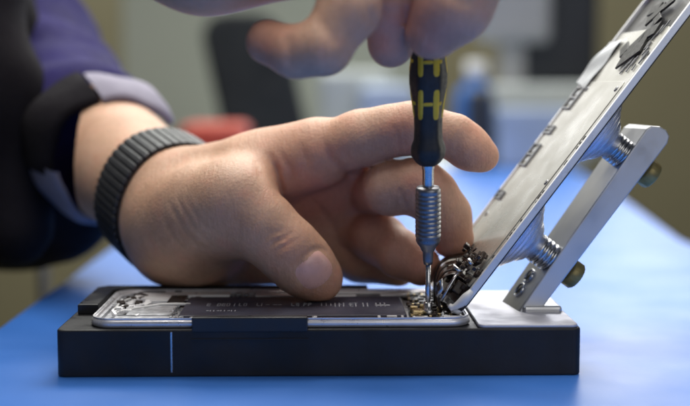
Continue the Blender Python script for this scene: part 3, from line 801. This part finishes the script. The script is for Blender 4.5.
# body surface radius round the wrist, sampled from the field
e2 = n_.cross(e1)
def wrad(t, a):
    p = W-n_*t; d = e1*cos(a)+e2*sin(a)
    r = 12.
    while r < 44:
        q = p+d*r; i = np.round((np.array(q)-F.lo)/F.h).astype(int)
        if (i < 0).any() or (i >= F.n).any() or D[tuple(i)] > 0: break
        r += .4
    return r
rr = [max(wrad(t, 2*pi*i/nl) for t in (2, 11, 20)) for i in range(nl)]
for _ in range(5): rr = [(rr[i-1]+rr[i]*2+rr[(i+1) % nl])/4 for i in range(nl)]
for i in range(nl):
    pass
b_ = MB()
band = MB()
for i in range(nl):
    a = 2*pi*i/nl; r = rr[i]+1.6; w_ = 2*pi*r/nl*.93
    d = e1*cos(a)+e2*sin(a); tg = -e1*sin(a)+e2*cos(a)
    p = FA(11)+d*r
    b_.box(p, (w_, 2.4, 25), .8, Matrix((tg, d, n_)).transposed())
b_.build('link_bracelet', 'watch' if 'watch' in M else 'darksteel', wb)
vs, fs = [], []
for i in range(nl):
    a = 2*pi*i/nl; d = e1*cos(a)+e2*sin(a)
    for (r_, t_) in ((rr[i]+.3, -.5), (rr[i]+2.3, -.5), (rr[i]+2.3, 22.5), (rr[i]+.3, 22.5)): vs.append(FA(t_)+d*r_)
for i in range(nl):
    j = (i+1) % nl
    for k in range(4): fs.append([i*4+k, i*4+(k+1) % 4, j*4+(k+1) % 4, j*4+k])
band.add(vs, fs, True); band.build('strap', 'rubber', wb)

# ================================================================== BACKGROUND THINGS
def bbox_at(px0, py0, px1, py1, Y, dep, bev=8, material='pale', name='box', label='', cat='box', zb=None):
    a, c = at(px0, py0, Y), at(px1, py1, Y)
    z0 = c.z if zb is None else zb
    b_ = MB(); b_.box(((a.x+c.x)/2, Y+dep/2, (a.z+z0)/2), (c.x-a.x, dep, a.z-z0), bev, seg=3)
    o = b_.build(name, material); tag(o, label, cat); return o
# pale partition at left
a, c = at(120, -60, 1900), at(430, 175, 1900)
o = MB().box(((a.x+c.x)/2, 1925, (a.z-720)/2), (c.x-a.x, 50, a.z+720), 6).build('partition', 'palewall'); tag(o, 'pale grey-green partition panel behind the hands and the dark chair', 'partition')
# chair
ch = thing('office_chair', 'dark charcoal office chair standing blurred behind the hands', 'chair', (-80, 1350, -720))
c0 = at(258, 95, 1350)
vs = rrect(-62, 62, -95, 120, 45, 6)
b_ = MB(); b_.prism([(p[0]*1.0+p[1]*-.22, p[1]) for p in vs], -22, 22, 8, (Vector((c0.x, 1350, c0.z)), Vector((1, 0, 0)), Vector((0, .12, 1)), Vector((0, 1, 0)))); b_.build('backrest', 'chair', ch)
b_ = MB(); b_.box((c0.x, 1290, -260), (440, 430, 70), 30); b_.build('seat', 'chair', ch)
b_ = MB(); b_.box((c0.x, 1370, -90), (60, 20, 330), 5); b_.lathe([(30, 0), (30, 430)], (c0.x, 1290, -700), (0, 0, 1), 16)
for k in range(5): b_.box((c0.x+140*cos(k*1.257), 1290+140*sin(k*1.257), -690), (300, 40, 40), 8, Matrix.Rotation(k*1.257, 3, 'Z'))
b_.build('base', 'chair', ch)
# items on the table and on a far bench
bench = thing('far_bench', 'blurred grey worktop behind the blue table carrying boxes and screens', 'bench', (150, 1500, -720))
b_ = MB(); b_.box((60, 1560, -22), (560, 520, 30), 5); b_.build('worktop', 'pale', bench)
b_ = MB(); b_.box((60, 1700, -380), (520, 30, 670), 4); b_.build('panel', 'moni', bench)
bbox_at(178, 124, 246, 150, 900, 120, 10, 'red', 'storage_bin', 'red-orange plastic bin blurred above the wrist', 'bin', 0)
o = bbox_at(318, 70, 392, 118, 1400, 120, 12, 'pale', 'carton', 'pale carton right of the dark chair, behind the curled finger', 'carton', -7)
o = bbox_at(360, 84, 415, 128, 1340, 60, 12, 'palebl', 'parts_tray', 'pale blue parts tray left of the yellow-black handle', 'tray', -7)
o = bbox_at(488, 84, 600, 120, 1380, 160, 12, 'pale', 'paper_stack', 'pale stack of boxes under the dark screen at the right', 'boxes', -7)
o = bbox_at(500, 108, 585, 135, 1250, 60, 6, 'palebl', 'folded_cloth', 'pale blue folded cloth lying in front of the pale boxes', 'cloth', 0)
o = bbox_at(470, 88, 494, 128, 1300, 50, 12, 'dark', 'tape_dispenser', 'small dark object beside the index fingertip', 'dispenser', -7)
bt = thing('bottle', 'blue bottle behind the hand gripping the screwdriver', 'bottle', (180, 1400, -7))
c0 = at(476, 91, 1400)
b_ = MB(); b_.lathe([(0, 0), (30, 0), (34, 6), (34, 95), (28, 118), (14, 130), (14, 146), (0, 146)], (c0.x, 1400, -7), (0, 0, 1), 32); b_.build('bottle_body', 'blue', bt)
b_ = MB(); b_.lathe([(16, 140), (16, 160), (0, 161)], (c0.x, 1400, -7), (0, 0, 1), 24); b_.build('cap', 'white', bt)
mo = thing('monitor', 'large dark monitor standing behind at the right of the hands', 'monitor', (300, 1560, -7))
a, c = at(520, -60, 1560), at(598, 84, 1560)
b_ = MB(); b_.box(((a.x+c.x)/2, 1575, (a.z+c.z)/2), (c.x-a.x, 36, a.z-c.z), 8); b_.build('screen', 'dark', mo)
b_ = MB(); b_.box(((a.x+c.x)/2, 1590, c.z-20), (50, 16, 90), 3); b_.box(((a.x+c.x)/2, 1580, 0), (150, 90, 12), 3); b_.build('stand', 'dark', mo)
mo = thing('monitor', 'light grey monitor in front of the dark one, cut by the top of the picture', 'monitor', (230, 1450, -7))
a, c = at(478, -70, 1450), at(552, 42, 1450)
b_ = MB(); b_.box(((a.x+c.x)/2, 1465, (a.z+c.z)/2), (c.x-a.x, 30, a.z-c.z), 12); b_.build('screen', 'moni', mo)
b_ = MB(); b_.box(((a.x+c.x)/2, 1480, c.z/2), (40, 14, c.z+20), 3); b_.build('stand', 'moni', mo)
# stool leg at the far left
b_ = MB(); b_.tube([(-235, 560, -720), (-232, 560, 60)], 5, 12); o = b_.build('stool_leg', 'dark'); o.name = 'metal_post'; tag(o, 'thin dark metal post at the far left beside the blue table', 'post')

# ================================================================== LIGHT
w = bpy.data.worlds.new('World'); bpy.context.scene.world = w; w.use_nodes = True
bg = w.node_tree.nodes['Background']; bg.inputs[0].default_value = (.62, .68, .80, 1); bg.inputs[1].default_value = .09
def area(name, loc, target, size, sy, power, col):
    l = bpy.data.lights.new(name, 'AREA'); l.shape = 'RECTANGLE'; l.size = size; l.size_y = sy; l.energy = power; l.color = col
    o = bpy.data.objects.new(name, l); COL.objects.link(o); o.location = Vector(loc)*MM
    o.rotation_euler = (Vector(target)-Vector(loc)).to_track_quat('-Z', 'Y').to_euler(); return o
area('back_light', (560, 2600, 740), (40, 100, 60), .85, .7, 9, (.95, .96, 1))
area('back_light', (-250, 2600, 760), (40, 100, 60), .75, .7, 2.6, (.95, .96, 1))  # weaker extra light, added to brighten reflections inside the phone
area('ceiling_lamp_back', (300, 900, 1000), (40, 80, 20), .7, .5, 9, (1, .97, .93))
area('ceiling_lamp_front', (-90, 20, 900), (-10, 60, 30), .75, .6, 10.5, (1, .95, .88))
area('side_fill', (420, -750, 420), (30, 60, 50), .7, .5, 1.6, (1, .97, .93))  # added low fill from the camera side, no fitting there
area('ceiling_lamp_room', (-200, 1900, 1900), (0, 2300, 0), 1.6, 1.2, 56, (.98, 1, .94))

sc = bpy.context.scene
sc.render.engine = 'CYCLES'
sc.view_settings.view_transform = 'Standard'; sc.view_settings.look = 'None'; sc.view_settings.gamma = 1; sc.view_settings.exposure = 0
for o in bpy.data.objects:
    if '_o' in o: del o['_o']
